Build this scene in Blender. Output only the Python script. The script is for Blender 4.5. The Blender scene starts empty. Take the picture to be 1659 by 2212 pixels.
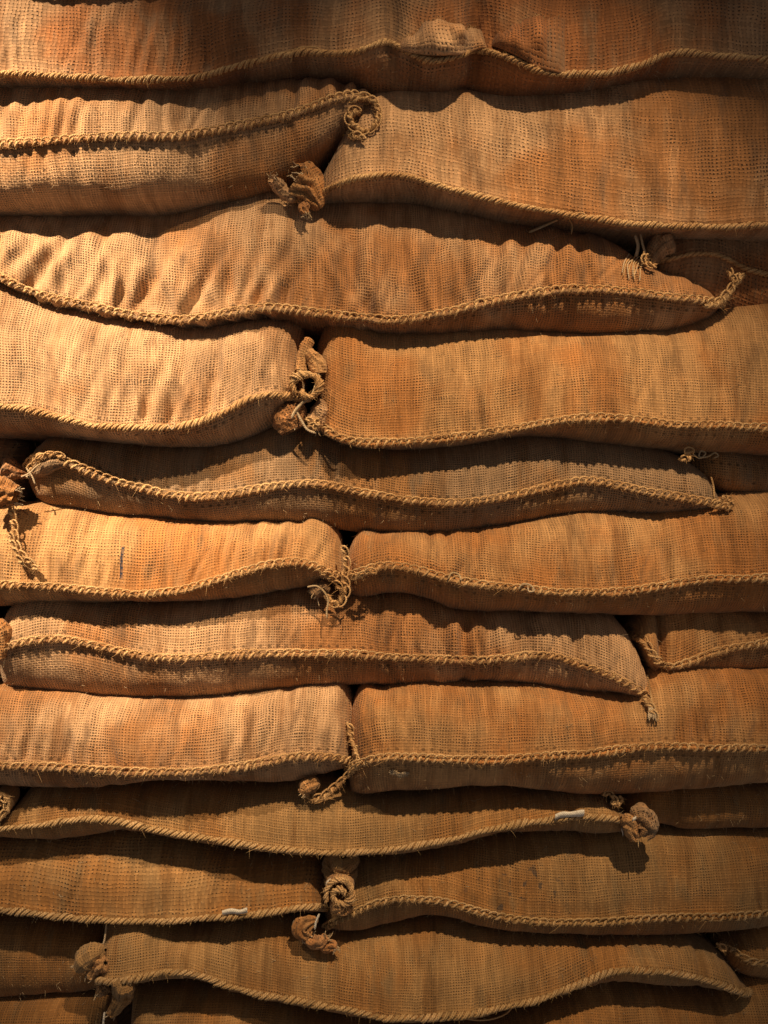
import bpy, math, random
import numpy as np
from mathutils import Vector
from mathutils.bvhtree import BVHTree

# ------------------------------------------------------------------ camera, lights, exposure
CAM = 1.2                     # metres from the face of the stack to the lens
S = 1659.0                    # plan units per metre on the plane y = 0
W2, H2 = 829.5, 1106.0
sc = bpy.context.scene
col = sc.collection
cam = bpy.data.objects.new('camera', bpy.data.cameras.new('camera'))
col.objects.link(cam)
cam.location = (0, -CAM, 0)
cam.rotation_euler = (math.radians(90), 0, 0)
cam.data.sensor_fit = 'VERTICAL'
cam.data.angle_y = 2 * math.atan((H2 / S) / CAM)
cam.data.clip_start = 0.02
cam.data.clip_end = 100
sc.camera = cam

world = bpy.data.worlds.new('World')
sc.world = world
world.use_nodes = True
bg = world.node_tree.nodes['Background']
bg.inputs[0].default_value = (0.90, 0.76, 0.64, 1)
bg.inputs[1].default_value = 0.165
sc.view_settings.view_transform = 'Standard'
sc.view_settings.look = 'None'
sc.view_settings.exposure = -0.06
sc.view_settings.gamma = 1.0


def spot(name, loc, target, energy, color, size, angle, blend):
    l = bpy.data.lights.new(name, 'SPOT')
    l.energy = energy
    l.color = color
    l.shadow_soft_size = size
    l.spot_size = math.radians(angle)
    l.spot_blend = blend
    o = bpy.data.objects.new(name, l)
    col.objects.link(o)
    o.location = loc
    o.rotation_euler = (Vector(target) - Vector(loc)).to_track_quat('-Z', 'Y').to_euler()
    return o


spot('ceiling_spotlight', (-1.22, -1.42, 2.02), (-0.52, 0, 0.20), 980, (1.0, 0.725, 0.435), 0.028, 22.5, 1.0)
spot('ceiling_spotlight', (0.50, -1.42, 1.90), (0.05, 0, -0.13), 350, (1.0, 0.69, 0.375), 0.026, 27, 1.0)

rng = np.random.RandomState(7)
random.seed(7)


# ------------------------------------------------------------------ numeric helpers
_T = rng.rand(256, 256)


def noise(x, y, seed=0):
    x = np.asarray(x, float) + seed * 17.13 + 1000
    y = np.asarray(y, float) + seed * 31.77 + 1000
    xi = np.floor(x).astype(int); yi = np.floor(y).astype(int)
    fx = x - xi; fy = y - yi
    fx = fx * fx * fx * (fx * (fx * 6 - 15) + 10)
    fy = fy * fy * fy * (fy * (fy * 6 - 15) + 10)
    a = _T[xi & 255, yi & 255]; b = _T[(xi + 1) & 255, yi & 255]
    c = _T[xi & 255, (yi + 1) & 255]; d = _T[(xi + 1) & 255, (yi + 1) & 255]
    return (a + (b - a) * fx) * (1 - fy) + (c + (d - c) * fx) * fy


def fbm(x, y, seed=0, oct=3):
    r = 0; a = 1; t = 0
    for k in range(oct):
        r = r + a * noise(x * 2 ** k, y * 2 ** k, seed + k * 3); t += a; a *= 0.5
    return r / t


def curve(pts, x):
    """smooth monotone-ish interpolation through plan points (Catmull/Hermite)"""
    p = np.array(pts, float)
    xs, ys = p[:, 0], p[:, 1]
    if len(xs) == 1:
        return np.full_like(x, ys[0])
    h = np.diff(xs); d = np.diff(ys) / h
    m = np.empty_like(xs); m[0] = d[0] if len(d) < 2 else d[0] * 0.5; m[-1] = d[-1]
    for i in range(1, len(xs) - 1):
        w = h[i] / (h[i - 1] + h[i])
        m[i] = d[i - 1] * w + d[i] * (1 - w)
    i = np.clip(np.searchsorted(xs, x) - 1, 0, len(xs) - 2)
    t = np.clip((x - xs[i]) / h[i], 0, 1)
    t2 = t * t; t3 = t2 * t
    return ((2 * t3 - 3 * t2 + 1) * ys[i] + (t3 - 2 * t2 + t) * h[i] * m[i]
            + (-2 * t3 + 3 * t2) * ys[i + 1] + (t3 - t2) * h[i] * m[i + 1])


def world_pt(px, py, y):
    k = (CAM + y) / CAM / S
    return np.array([(px - W2) * k, y, (H2 - py) * k])


class MB:
    """collects tubes and sheets, then links them as ONE mesh object"""
    def __init__(s):
        s.v = []; s.f = []; s.uv = []; s.n = 0

    def grid(s, P, closed=False, uv=None):
        a, b = P.shape[:2]
        idx = np.arange(a * b).reshape(a, b) + s.n
        s.v.append(P.reshape(-1, 3)); s.n += a * b
        if uv is None:
            uu = np.concatenate([[0], np.cumsum(np.linalg.norm(np.diff(P[:, 0], axis=0), axis=1))])
            du = np.linalg.norm(np.diff(P, axis=1), axis=2).mean(0)
            vv = np.concatenate([[0], np.cumsum(du)])
            uv = np.stack(np.meshgrid(uu, vv, indexing='ij'), -1)
        s.uv.append(uv.reshape(-1, 2))
        if closed:
            idx2 = np.concatenate([idx, idx[:, :1]], 1)
        else:
            idx2 = idx
        q = np.stack([idx2[:-1, :-1], idx2[1:, :-1], idx2[1:, 1:], idx2[:-1, 1:]], -1).reshape(-1, 4)
        s.f.append(q)
        return idx

    def tube(s, pts, rad, sides=6, up=(0, -1, 0), mod=None):
        pts = np.asarray(pts, float); n = len(pts)
        rad = np.broadcast_to(np.asarray(rad, float), (n,))
        T = np.gradient(pts, axis=0); T /= np.linalg.norm(T, axis=1)[:, None] + 1e-12
        up = np.array(up, float)
        N = np.empty_like(T)
        prev = up
        for i in range(n):
            q = prev - T[i] * prev.dot(T[i])
            l = np.linalg.norm(q)
            if l < 1e-4:
                q = np.array([0.3, 0.2, 1.0]); q -= T[i] * q.dot(T[i]); l = np.linalg.norm(q)
            prev = q / l; N[i] = prev
        B = np.cross(T, N)
        a = np.linspace(0, 2 * np.pi, sides, endpoint=False)
        R = rad[:, None] * np.ones(sides)
        if mod is not None:
            R = R * mod(np.linspace(0, 1, n)[:, None], a[None, :])
        P = pts[:, None] + R[..., None] * (np.cos(a)[None, :, None] * N[:, None] + np.sin(a)[None, :, None] * B[:, None])
        s.grid(P, closed=True)

    def build(s, name, mats, parent=None, smooth=True):
        v = np.concatenate(s.v); f = np.concatenate(s.f); uv = np.concatenate(s.uv)
        me = bpy.data.meshes.new(name)
        me.vertices.add(len(v)); me.vertices.foreach_set('co', v.astype(np.float32).ravel())
        me.loops.add(len(f) * 4); me.loops.foreach_set('vertex_index', f.astype(np.int32).ravel())
        me.polygons.add(len(f))
        me.polygons.foreach_set('loop_start', np.arange(0, len(f) * 4, 4, dtype=np.int32))
        me.update(calc_edges=True)
        l = me.uv_layers.new(name='UVMap')
        l.data.foreach_set('uv', uv[f.ravel()].astype(np.float32).ravel())
        me.polygons.foreach_set('use_smooth', np.ones(len(f), bool))
        me.validate()
        me.materials.append(mats)
        o = bpy.data.objects.new(name, me)
        col.objects.link(o)
        o.parent = parent
        return o


# ------------------------------------------------------------------ materials
class NT:
    def __init__(s, mat):
        s.t = mat.node_tree; s.t.nodes.clear()

    def n(s, typ, **kw):
        x = s.t.nodes.new(typ)
        for k, v in kw.items():
            setattr(x, k, v)
        return x

    def m(s, op, a, b=None, c=None, clamp=False):
        x = s.n('ShaderNodeMath', operation=op, use_clamp=clamp)
        for i, v in enumerate((a, b, c)):
            if v is None:
                continue
            if isinstance(v, (int, float)):
                x.inputs[i].default_value = v
            else:
                s.t.links.new(v, x.inputs[i])
        return x.outputs[0]

    def l(s, a, b):
        s.t.links.new(a, b)

    def comb(s, x, y, z=0.0):
        c = s.n('ShaderNodeCombineXYZ')
        for i, v in enumerate((x, y, z)):
            if isinstance(v, (int, float)):
                c.inputs[i].default_value = v
            else:
                s.l(v, c.inputs[i])
        return c.outputs[0]

    def noise(s, vec, scale, detail=2, rough=0.5, w=None):
        x = s.n('ShaderNodeTexNoise', noise_dimensions='4D' if w is not None else '3D')
        s.l(vec, x.inputs['Vector'])
        x.inputs['Scale'].default_value = scale
        x.inputs['Detail'].default_value = detail
        x.inputs['Roughness'].default_value = rough
        if w is not None:
            s.l(w, x.inputs['W'])
        return x.outputs[0]

    def ramp(s, f, lo, hi, a=0.0, b=1.0):
        x = s.n('ShaderNodeMapRange', interpolation_type='SMOOTHSTEP')
        if isinstance(f, (int, float)):
            x.inputs[0].default_value = f
        else:
            s.l(f, x.inputs[0])
        for i, v in ((1, lo), (2, hi), (3, a), (4, b)):
            if isinstance(v, (int, float)):
                x.inputs[i].default_value = v
            else:
                s.l(v, x.inputs[i])
        return x.outputs[0]

    def mix(s, f, a, b, mode='MIX'):
        x = s.n('ShaderNodeMix', data_type='RGBA', blend_type=mode)
        if isinstance(f, (int, float)):
            x.inputs[0].default_value = f
        else:
            s.l(f, x.inputs[0])
        for i, v in ((6, a), (7, b)):
            if isinstance(v, tuple):
                x.inputs[i].default_value = (*v, 1)
            else:
                s.l(v, x.inputs[i])
        return x.outputs[2]


def burlap(name, pitch=0.0054, open_=0.5, c1=(0.42, 0.27, 0.14), c2=(0.36, 0.17, 0.06), c3=(0.30, 0.22, 0.13),
           relief=1.0, stains=None, seam_holes=0.0, mark=None):
    mat = bpy.data.materials.new(name); mat.use_nodes = True
    T = NT(mat)
    out = T.n('ShaderNodeOutputMaterial'); bs = T.n('ShaderNodeBsdfPrincipled')
    T.l(bs.outputs[0], out.inputs[0])
    uvn = T.n('ShaderNodeUVMap'); uvn.uv_map = 'UVMap'
    oi = T.n('ShaderNodeObjectInfo')
    rnd = T.m('MULTIPLY', oi.outputs['Random'], 37.0)
    tc = T.n('ShaderNodeTexCoord')
    sep = T.n('ShaderNodeSeparateXYZ'); T.l(uvn.outputs[0], sep.inputs[0])
    u, v = sep.outputs[0], sep.outputs[1]
    # wandering threads
    wn = T.n('ShaderNodeTexNoise', noise_dimensions='4D'); T.l(uvn.outputs[0], wn.inputs['Vector']); T.l(rnd, wn.inputs['W'])
    wn.inputs['Scale'].default_value = 16; wn.inputs['Detail'].default_value = 3
    ws = T.n('ShaderNodeSeparateXYZ'); T.l(wn.outputs[1], ws.inputs[0])
    K = 1.0 / pitch
    a = T.m('ADD', T.m('MULTIPLY', u, K), T.m('MULTIPLY', ws.outputs[0], 4.6))
    b = T.m('ADD', T.m('MULTIPLY', v, K), T.m('MULTIPLY', ws.outputs[1], 3.8))
    fa, fb = T.m('FLOOR', a), T.m('FLOOR', b)
    wa = T.n('ShaderNodeTexWhiteNoise', noise_dimensions='2D'); T.l(T.comb(fa, rnd), wa.inputs['Vector'])
    wb = T.n('ShaderNodeTexWhiteNoise', noise_dimensions='2D'); T.l(T.comb(T.m('ADD', fb, 500.5), rnd), wb.inputs['Vector'])
    # slubs: thickness varies along each thread
    na = T.noise(T.comb(T.m('MULTIPLY', a, 0.9), T.m('MULTIPLY', b, 0.16)), 1.0, 2, 0.6, rnd)
    nb = T.noise(T.comb(T.m('MULTIPLY', a, 0.16), T.m('MULTIPLY', b, 0.9), 7.7), 1.0, 2, 0.6, rnd)
    patch = T.noise(uvn.outputs[0], 22, 3, 0.55, rnd)
    base = T.ramp(patch, 0.3, 0.7, open_ - 0.17, open_ + 0.15)
    tha = T.m('ADD', base, T.m('ADD', T.m('MULTIPLY', T.m('SUBTRACT', na, 0.5), 1.25), T.m('MULTIPLY', T.m('SUBTRACT', wa.outputs[0], 0.5), 0.62)))
    thb = T.m('ADD', base, T.m('ADD', T.m('MULTIPLY', T.m('SUBTRACT', nb, 0.5), 1.25), T.m('MULTIPLY', T.m('SUBTRACT', wb.outputs[0], 0.5), 0.62)))
    sa, sb = T.m('SINE', T.m('MULTIPLY', a, math.pi)), T.m('SINE', T.m('MULTIPLY', b, math.pi))
    pa = T.ramp(T.m('ABSOLUTE', sa), T.m('SUBTRACT', tha, 0.16), T.m('ADD', tha, 0.42))
    pb = T.ramp(T.m('ABSOLUTE', sb), T.m('SUBTRACT', thb, 0.16), T.m('ADD', thb, 0.42))
    s = T.m('MULTIPLY', sa, sb)
    ha = T.m('MULTIPLY', pa, T.m('ADD', 0.74, T.m('MULTIPLY', s, 0.26)))
    hb = T.m('MULTIPLY', pb, T.m('ADD', 0.74, T.m('MULTIPLY', s, -0.26)))
    H = T.m('MAXIMUM', ha, hb)
    isa = T.m('GREATER_THAN', ha, hb)
    fine = T.noise(uvn.outputs[0], 900, 2, 0.6)
    # colour of the jute
    big = T.noise(tc.outputs['Object'], 5.5, 4, 0.6, rnd)
    med = T.noise(T.comb(T.m('MULTIPLY', u, 1.0), T.m('MULTIPLY', v, 0.35)), 46, 3, 0.6, rnd)
    c = T.mix(T.ramp(big, 0.43, 0.58), c1, c2)
    c = T.mix(T.ramp(med, 0.50, 0.72, 0, 0.75), c, c3)
    streak = T.noise(T.comb(u, T.m('MULTIPLY', v, 0.16), 3.3), 34, 4, 0.65, rnd)
    c = T.mix(T.ramp(streak, 0.50, 0.64, 0, 0.62), c, tuple(x * 0.62 for x in c2))
    c = T.mix(T.ramp(streak, 0.44, 0.30, 0, 0.30), c, tuple(min(1, x * 1.35) for x in c1))
    tv = T.m('ADD', T.m('MULTIPLY', isa, wa.outputs[0]), T.m('MULTIPLY', T.m('SUBTRACT', 1.0, isa), wb.outputs[0]))
    nn = T.m('ADD', T.m('MULTIPLY', isa, na), T.m('MULTIPLY', T.m('SUBTRACT', 1.0, isa), nb))
    val = T.m('ADD', T.m('ADD', 0.52, T.m('MULTIPLY', tv, 0.38)), T.m('MULTIPLY', nn, 0.60))
    val = T.m('MULTIPLY', val, T.m('ADD', 0.75, T.m('MULTIPLY', fine, 0.5)))
    mot = T.noise(T.comb(u, T.m('MULTIPLY', v, 0.14), 1.7), 110, 4, 0.7, rnd)
    soil = T.noise(T.comb(u, T.m('MULTIPLY', v, 0.7), 9.1), 19, 3, 0.6, rnd)
    val = T.m('MULTIPLY', val, T.m('MULTIPLY', T.ramp(mot, 0.30, 0.70, 0.80, 1.14), T.ramp(soil, 0.30, 0.66, 0.84, 1.06)))
    hs = T.n('ShaderNodeHueSaturation'); T.l(c, hs.inputs['Color']); T.l(val, hs.inputs['Value'])
    c = hs.outputs[0]
    if stains:
        obs = T.n('ShaderNodeSeparateXYZ'); T.l(tc.outputs['Object'], obs.inputs[0])
        for (cx, cz, r, sc_, lo, amt) in stains:
            dx = T.m('DIVIDE', T.m('SUBTRACT', obs.outputs[0], cx), r)
            dz = T.m('DIVIDE', T.m('SUBTRACT', obs.outputs[2], cz), r * 0.55)
            d = T.m('SQRT', T.m('ADD', T.m('MULTIPLY', dx, dx), T.m('MULTIPLY', dz, dz)))
            sp = T.noise(tc.outputs['Object'], sc_, 2, 0.5)
            k = T.m('MULTIPLY', T.ramp(d, 0.5, 1.1, 1, 0), T.ramp(sp, lo, lo + 0.08, 0, amt))
            c = T.mix(k, c, (0.06, 0.05, 0.045))
    gap = T.ramp(H, 0.02, 0.26, 1, 0)
    if seam_holes > 0:
        fu = T.m('SUBTRACT', T.m('FRACT', T.m('MULTIPLY', u, 1 / 0.0105)), 0.5)
        fu = T.m('MULTIPLY', T.m('MULTIPLY', fu, 0.0105), 1 / 0.0026)
        fv = T.m('MULTIPLY', T.m('SUBTRACT', T.m('ABSOLUTE', v), 0.0105), 1 / 0.0022)
        d = T.m('SQRT', T.m('ADD', T.m('MULTIPLY', fu, fu), T.m('MULTIPLY', fv, fv)))
        nz = T.noise(uvn.outputs[0], 60, 1, 0.5)
        hm = T.m('MULTIPLY', T.ramp(d, 0.5, 1.15, 1, 0), T.ramp(nz, 0.40, 0.55, 0, seam_holes))
        gap = T.m('MAXIMUM', gap, hm)
        H = T.m('MULTIPLY', H, T.m('SUBTRACT', 1.0, hm))
    c = T.mix(T.m('MULTIPLY', gap, 0.92), c, (0.03, 0.018, 0.010))   # the dark filling seen between the threads
    if mark:
        mx, m0, m1 = mark
        obs = T.n('ShaderNodeSeparateXYZ'); T.l(tc.outputs['Object'], obs.inputs[0])
        dx = T.m('ABSOLUTE', T.m('SUBTRACT', T.m('SUBTRACT', obs.outputs[0], mx), T.m('MULTIPLY', T.m('SUBTRACT', ws.outputs[0], 0.5), 0.006)))
        k = T.m('MULTIPLY', T.ramp(dx, 0.0013, 0.0024, 1, 0), T.m('MULTIPLY', T.ramp(obs.outputs[2], m0, m0 + 0.003, 0, 1), T.ramp(obs.outputs[2], m1 - 0.003, m1, 1, 0)))
        k = T.m('MULTIPLY', k, T.m('SUBTRACT', 1.0, T.m('MULTIPLY', isa, 0.35)))
        c = T.mix(k, c, (0.03, 0.035, 0.06))
    T.l(c, bs.inputs['Base Color'])
    bs.inputs['Roughness'].default_value = 0.85
    bs.inputs['Specular IOR Level'].default_value = 0.25
    bs.inputs['Sheen Weight'].default_value = 0.12
    bs.inputs['Sheen Roughness'].default_value = 0.5
    bu = T.n('ShaderNodeBump'); bu.inputs['Strength'].default_value = 1.0
    bu.inputs['Distance'].default_value = 0.0010 * relief
    T.l(T.m('ADD', H, T.m('MULTIPLY', fine, 0.25)), bu.inputs['Height'])
    T.l(bu.outputs[0], bs.inputs['Normal'])
    return mat


def yarn(name, c1, c2):
    mat = bpy.data.materials.new(name); mat.use_nodes = True
    T = NT(mat)
    out = T.n('ShaderNodeOutputMaterial'); bs = T.n('ShaderNodeBsdfPrincipled')
    T.l(bs.outputs[0], out.inputs[0])
    tc = T.n('ShaderNodeTexCoord')
    uvn = T.n('ShaderNodeUVMap'); uvn.uv_map = 'UVMap'
    n1 = T.noise(tc.outputs['Object'], 24, 3, 0.6)
    sp = T.n('ShaderNodeSeparateXYZ'); T.l(uvn.outputs[0], sp.inputs[0])
    tw = T.m('SINE', T.m('MULTIPLY', T.m('ADD', T.m('MULTIPLY', sp.outputs[0], 1.0), T.m('MULTIPLY', sp.outputs[1], 0.9)), 2600))
    n2 = T.noise(tc.outputs['Object'], 520, 2, 0.6)
    c = T.mix(T.ramp(n1, 0.38, 0.64), c1, c2)
    hs = T.n('ShaderNodeHueSaturation'); T.l(c, hs.inputs['Color'])
    T.l(T.m('ADD', T.m('ADD', 0.55, T.m('MULTIPLY', n2, 0.8)), T.m('MULTIPLY', tw, 0.10)), hs.inputs['Value'])
    T.l(hs.outputs[0], bs.inputs['Base Color'])
    bs.inputs['Roughness'].default_value = 0.8
    bs.inputs['Specular IOR Level'].default_value = 0.25
    bu = T.n('ShaderNodeBump'); bu.inputs['Strength'].default_value = 0.9; bu.inputs['Distance'].default_value = 0.0006
    T.l(T.m('ADD', n2, T.m('MULTIPLY', tw, 0.4)), bu.inputs['Height'])
    T.l(bu.outputs[0], bs.inputs['Normal'])
    return mat


YARN = yarn('jute_yarn', (0.64, 0.43, 0.225), (0.50, 0.30, 0.14))
YARN_O = yarn('jute_yarn_olive', (0.54, 0.37, 0.20), (0.44, 0.29, 0.14))
FLUFF = yarn('pale_fibre', (0.62, 0.50, 0.36), (0.52, 0.38, 0.22))
PAPER = yarn('white_paper', (0.80, 0.77, 0.72), (0.72, 0.68, 0.62))
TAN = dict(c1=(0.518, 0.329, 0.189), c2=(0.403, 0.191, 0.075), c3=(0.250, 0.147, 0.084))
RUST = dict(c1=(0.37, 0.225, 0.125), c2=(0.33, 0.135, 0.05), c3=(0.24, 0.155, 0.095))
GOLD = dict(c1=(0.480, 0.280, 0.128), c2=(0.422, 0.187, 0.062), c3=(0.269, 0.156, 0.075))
GREY = dict(c1=(0.326, 0.214, 0.128), c2=(0.346, 0.178, 0.070), c3=(0.230, 0.169, 0.114))
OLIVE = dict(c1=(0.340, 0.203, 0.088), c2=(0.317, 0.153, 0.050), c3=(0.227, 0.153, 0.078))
MATS = dict(
    tan=burlap('burlap_tan_open', 0.0033, 0.46, **TAN, seam_holes=0.7),
    tand=burlap('burlap_tan_dense', 0.0037, 0.40, **TAN),
    rust=burlap('burlap_rust_coarse', 0.0047, 0.24, **RUST, relief=1.5),
    coarse=burlap('burlap_tan_coarse', 0.0045, 0.27, **TAN, relief=1.4),
    gold=burlap('burlap_gold', 0.0033, 0.38, **GOLD, seam_holes=0.6),
    grey=burlap('burlap_grey_brown', 0.0031, 0.46, **GREY, seam_holes=0.8),
    olive=burlap('burlap_olive', 0.0031, 0.30, **OLIVE),
    olivec=burlap('burlap_olive_coarse', 0.0047, 0.28, **OLIVE, relief=1.2),
    marked=burlap('burlap_gold_marked', 0.0037, 0.40, **GOLD, mark=(-0.3205, -0.083, -0.041)),
    stained=burlap('burlap_olive_stained', 0.0033, 0.32, **OLIVE, stains=[(0.165, -0.475, 0.075, 105, 0.60, 0.8)]),
)
SECOND = dict(tan='tan', tand='tand')


# ------------------------------------------------------------------ a sack
PARTS = {}
ALL = []
HIT_V, HIT_F, _hn = [], [], 0


def frame_path(P, step):
    """resample a 3-D polyline evenly"""
    P = np.asarray(P, float)
    d = np.concatenate([[0], np.cumsum(np.linalg.norm(np.diff(P, axis=0), axis=1))])
    n = max(8, int(d[-1] / step))
    t = np.linspace(0, d[-1], n)
    return np.stack([np.interp(t, d, P[:, k]) for k in range(3)], 1), t


def smooth(P, k=3):
    P = P.copy()
    for _ in range(k):
        P[1:-1] = (P[:-2] + 2 * P[1:-1] + P[2:]) / 4
    return P


def stitched_hem(P, root, style='chain', side=1, lip=0.0042, seed=0, yarnmat=None, fab=None, hem_name='hem', pitch=0.0105, fray=1.0, N0=None, thin=0.52):
    """the folded edge of a seam with the yarn that closes it"""
    P, t = frame_path(P, pitch / 12)
    P = smooth(P, 2)
    n = len(P)
    T = np.gradient(P, axis=0); T /= np.linalg.norm(T, axis=1)[:, None]
    view = np.tile(np.array([0, -1.0, 0.12]), (n, 1)) if N0 is None else np.tile(np.array(N0, float), (n, 1))
    N = view - T * (view * T).sum(1)[:, None]; N /= np.linalg.norm(N, axis=1)[:, None]
    B = np.cross(T, N)
    flip = np.where(B[:, 2] < 0, -1.0, 1.0)
    B = B * flip[0] * side
    wob = (fbm(t * 22, t * 0 + seed, seed) - 0.5)
    tk = 0.70 + 0.72 * noise(t * 60, t * 0, seed + 5)
    taper = np.clip(np.minimum(t, t[-1] - t) / 0.012 + 0.45, 0, 1)
    L = lip * thin * tk * taper
    C = P + N * (L * 0.55)[:, None] + B * (wob * 0.004)[:, None]
    m = MB()
    m.tube(C, L, 9, up=N[0], mod=lambda s, a: 1 + 0.12 * np.sin(a * 2 + s * n * 0.13))
    hem = m.build(hem_name, fab or YARN, root)
    y = MB()
    ym = yarnmat or YARN
    jit = (noise(t * 90, t * 0, seed + 9) - 0.5)
    ph = 2 * np.pi * t / (pitch * (0.93 if style == 'chain' else 0.76)) + 5.0 * noise(t * 26, t * 0, seed + 2) + 1.6 * noise(t * 120, t * 0, seed + 31)
    R = L * (1.04 + 0.50 * jit)
    if style == 'chain':
        r = 0.0015
        H = C + R[:, None] * (np.cos(ph)[:, None] * N * 1.15 + np.sin(ph)[:, None] * B * 1.05)
        y.tube(H, r * (0.8 + 0.5 * noise(t * 160, t * 0, seed + 3)), 5)
        p2 = 2 * np.pi * t / pitch + 2.0 * noise(t * 14, t * 0, seed + 4)
        bw = 0.0021 + 0.0010 * noise(t * 26, t * 0, seed + 21)
        Q = P + N * (0.0026 + 0.0016 * np.cos(p2 * 1.0 + 1.0))[:, None] + B * (L * 0.95 + 0.0013 + bw * np.cos(p2))[:, None] + T * (pitch * 0.34 * np.sin(p2))[:, None]
        y.tube(Q, 0.00115 * (0.8 + 0.45 * noise(t * 120, t * 0, seed + 6)), 5)
    else:
        for off in (0, 2.1):
            H = C + (R * 1.04)[:, None] * (np.cos(ph + off)[:, None] * N * 1.12 + np.sin(ph + off)[:, None] * B * 1.1) + T * (0.0022 * np.sin(ph * 1 + off))[:, None]
            y.tube(H, 0.00125 * (0.75 + 0.6 * noise(t * 150, t * 0 + off, seed + 3)), 5)
    # little hairs that stand off the yarn
    k = int(t[-1] * 900 * fray)
    rs = np.random.RandomState(seed + 77)
    for _ in range(k):
        i = rs.randint(2, n - 2)
        p = C[i] + N[i] * L[i] * rs.uniform(0, 1.2) + B[i] * L[i] * rs.uniform(-1.1, 1.1)
        d = N[i] * rs.uniform(0, 0.8) + B[i] * rs.normal(0, 1) + T[i] * rs.normal(0, 1)
        d /= np.linalg.norm(d)
        ln = rs.uniform(0.0015, 0.0065) * (1 + 1.2 * (rs.rand() < 0.06))
        b2 = rs.normal(0, 0.3, 3)
        y.tube([p, p + d * ln * 0.5 + b2 * ln * 0.2, p + d * ln + b2 * ln * 0.6], [0.00028, 0.00024, 0.00012], 3)
    st = y.build('stitching', ym, root)
    st['kind'] = 'stuff'
    return hem


def sack(key, label, uL, uR, top, seam, bot, mat, D=0.075, y0=0.0, nU=2.25, nL=2.2, endL=70, endR=70, wr=0.003, wf=55,
         shear=0.3, style='chain', side=1, lip=0.0042, show_seam=True, creases=(), apex=None, lump=0.007, ym=None, wr_mask=None, hl_dep=0.85):
    global _hn
    seed = len(ALL) + 1
    root = bpy.data.objects.new('burlap_sack', None); col.objects.link(root)
    root['label'] = label; root['category'] = 'sack'; root['group'] = 'burlap sacks stacked in rows'
    us = [uL]
    while us[-1] < uR:
        x = us[-1]
        vis = -30 < x < 1690
        near = min(x - uL, uR - x)
        us.append(x + ((2.2 if near < 60 else 3.1) if vis else 14))
    us[-1] = uR
    U = np.array(us)
    nc = len(U)
    eL = np.clip((U - uL) / endL, 0, 1); eR = np.clip((uR - U) / endR, 0, 1)
    e = np.sqrt(1 - (1 - eL) ** 2.2) * np.sqrt(1 - (1 - eR) ** 2.2)
    e = 0.10 + 0.90 * e
    var = 0.86 + 0.28 * fbm(U / 230, U * 0, seed, 2)
    Dx = D * e * var
    for (cx, w, dep) in creases:
        Dx = Dx - dep * np.exp(-((U - cx) / w) ** 2)
    ap = curve(apex or seam, U)
    tp = curve(top, U) + 6; bt = curve(bot, U)
    ap = np.clip(ap, tp + 6, bt - 4)
    yf = y0 - Dx
    wk = np.clip(np.minimum(U - uL, uR - U) / 220, 0, 1)
    X = (U - W2) / S * (CAM + y0 - (D * 0.25 + D * 0.75 * wk)) / CAM
    zs = (H2 - ap) / S * (CAM + yf) / CAM
    # upper and lower quarter: heights found so that the outline falls where the sack's outline is
    th = np.linspace(0, np.pi / 2, 60)
    def prof(hh, sign, n):
        cs = np.cos(th)[None] ** (2 / n); sn = np.sin(th)[None] ** (2 / n)
        yy = y0 - Dx[:, None] * (cs if sign > 0 else (1 - hl_dep) + hl_dep * cs)
        zz = zs[:, None] + sign * hh[:, None] * sn
        return yy, zz
    def solve(target, sign, n):
        lo = np.full(nc, 0.001); hi = np.full(nc, 0.5)
        for _ in range(22):
            mid = (lo + hi) / 2
            yy, zz = prof(mid, sign, n)
            py = H2 - S * zz * CAM / (CAM + yy)
            ext = py.min(1) if sign > 0 else py.max(1)
            over = (ext < target) if sign > 0 else (ext > target)
            hi = np.where(over, mid, hi); lo = np.where(over, lo, mid)
        return np.maximum((lo + hi) / 2, 0.002)
    hU = solve(tp, 1, nU); hL = solve(bt, -1, nL)
    # sampling of the section: front, then the hidden back
    tu = np.linspace(0, 1, 64)[::-1]; tu = tu ** 0.9 * np.pi / 2
    visl = float(np.median(bt - ap))
    nl = int(np.clip(visl / 2.2, 16, 60))
    tl = np.linspace(0, 1, nl)[1:] * np.pi / 2
    cs, sn = np.cos(tu) ** (2 / nU), np.sin(tu) ** (2 / nU)
    Yu = y0 - Dx[:, None] * cs; Zu = zs[:, None] + hU[:, None] * sn
    cs2, sn2 = np.cos(tl) ** (2 / nL), np.sin(tl) ** (2 / nL)
    Yl = y0 - Dx[:, None] * ((1 - hl_dep) + hl_dep * cs2); Zl = zs[:, None] - hL[:, None] * sn2
    Y = np.concatenate([Yu, Yl], 1); Z = np.concatenate([Zu, Zl], 1)
    js = len(tu) - 1
    Xg = np.repeat(X[:, None], Y.shape[1], 1)
    P = np.stack([Xg, Y, Z], -1)
    seg = np.linalg.norm(np.diff(P, axis=1), axis=2)
    cum = np.concatenate([np.zeros((nc, 1)), np.cumsum(seg, 1)], 1)
    V = cum[:, js:js + 1] - cum                  # >0 above the seam
    # where does the seam run if it is not on the widest line
    du = np.gradient(P, axis=0); dv = np.gradient(P, axis=1)
    N = np.cross(du, dv); N /= np.linalg.norm(N, axis=2)[..., None] + 1e-12
    if N[nc // 2, js, 1] > 0:
        N = -N
    G = np.repeat(X[:, None], Y.shape[1], 1)
    if wr_mask is None:
        wm = 0.25 + 1.1 * np.clip(fbm(U / 160, U * 0, seed + 40, 2) * 2.2 - 0.6, 0, 1)
    else:
        wm = curve(wr_mask, U)
    wm = wm[:, None]
    aV = np.abs(V)
    hgt = max(float(np.median(V[:, 0])), 0.03)
    fade = np.where(V > 0, 0.30 + 0.70 * np.exp(-aV / (0.75 * hgt)), 0.9 * np.exp(-aV / 0.05)) * np.clip(aV / 0.006 + 0.25, 0, 1)
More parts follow.
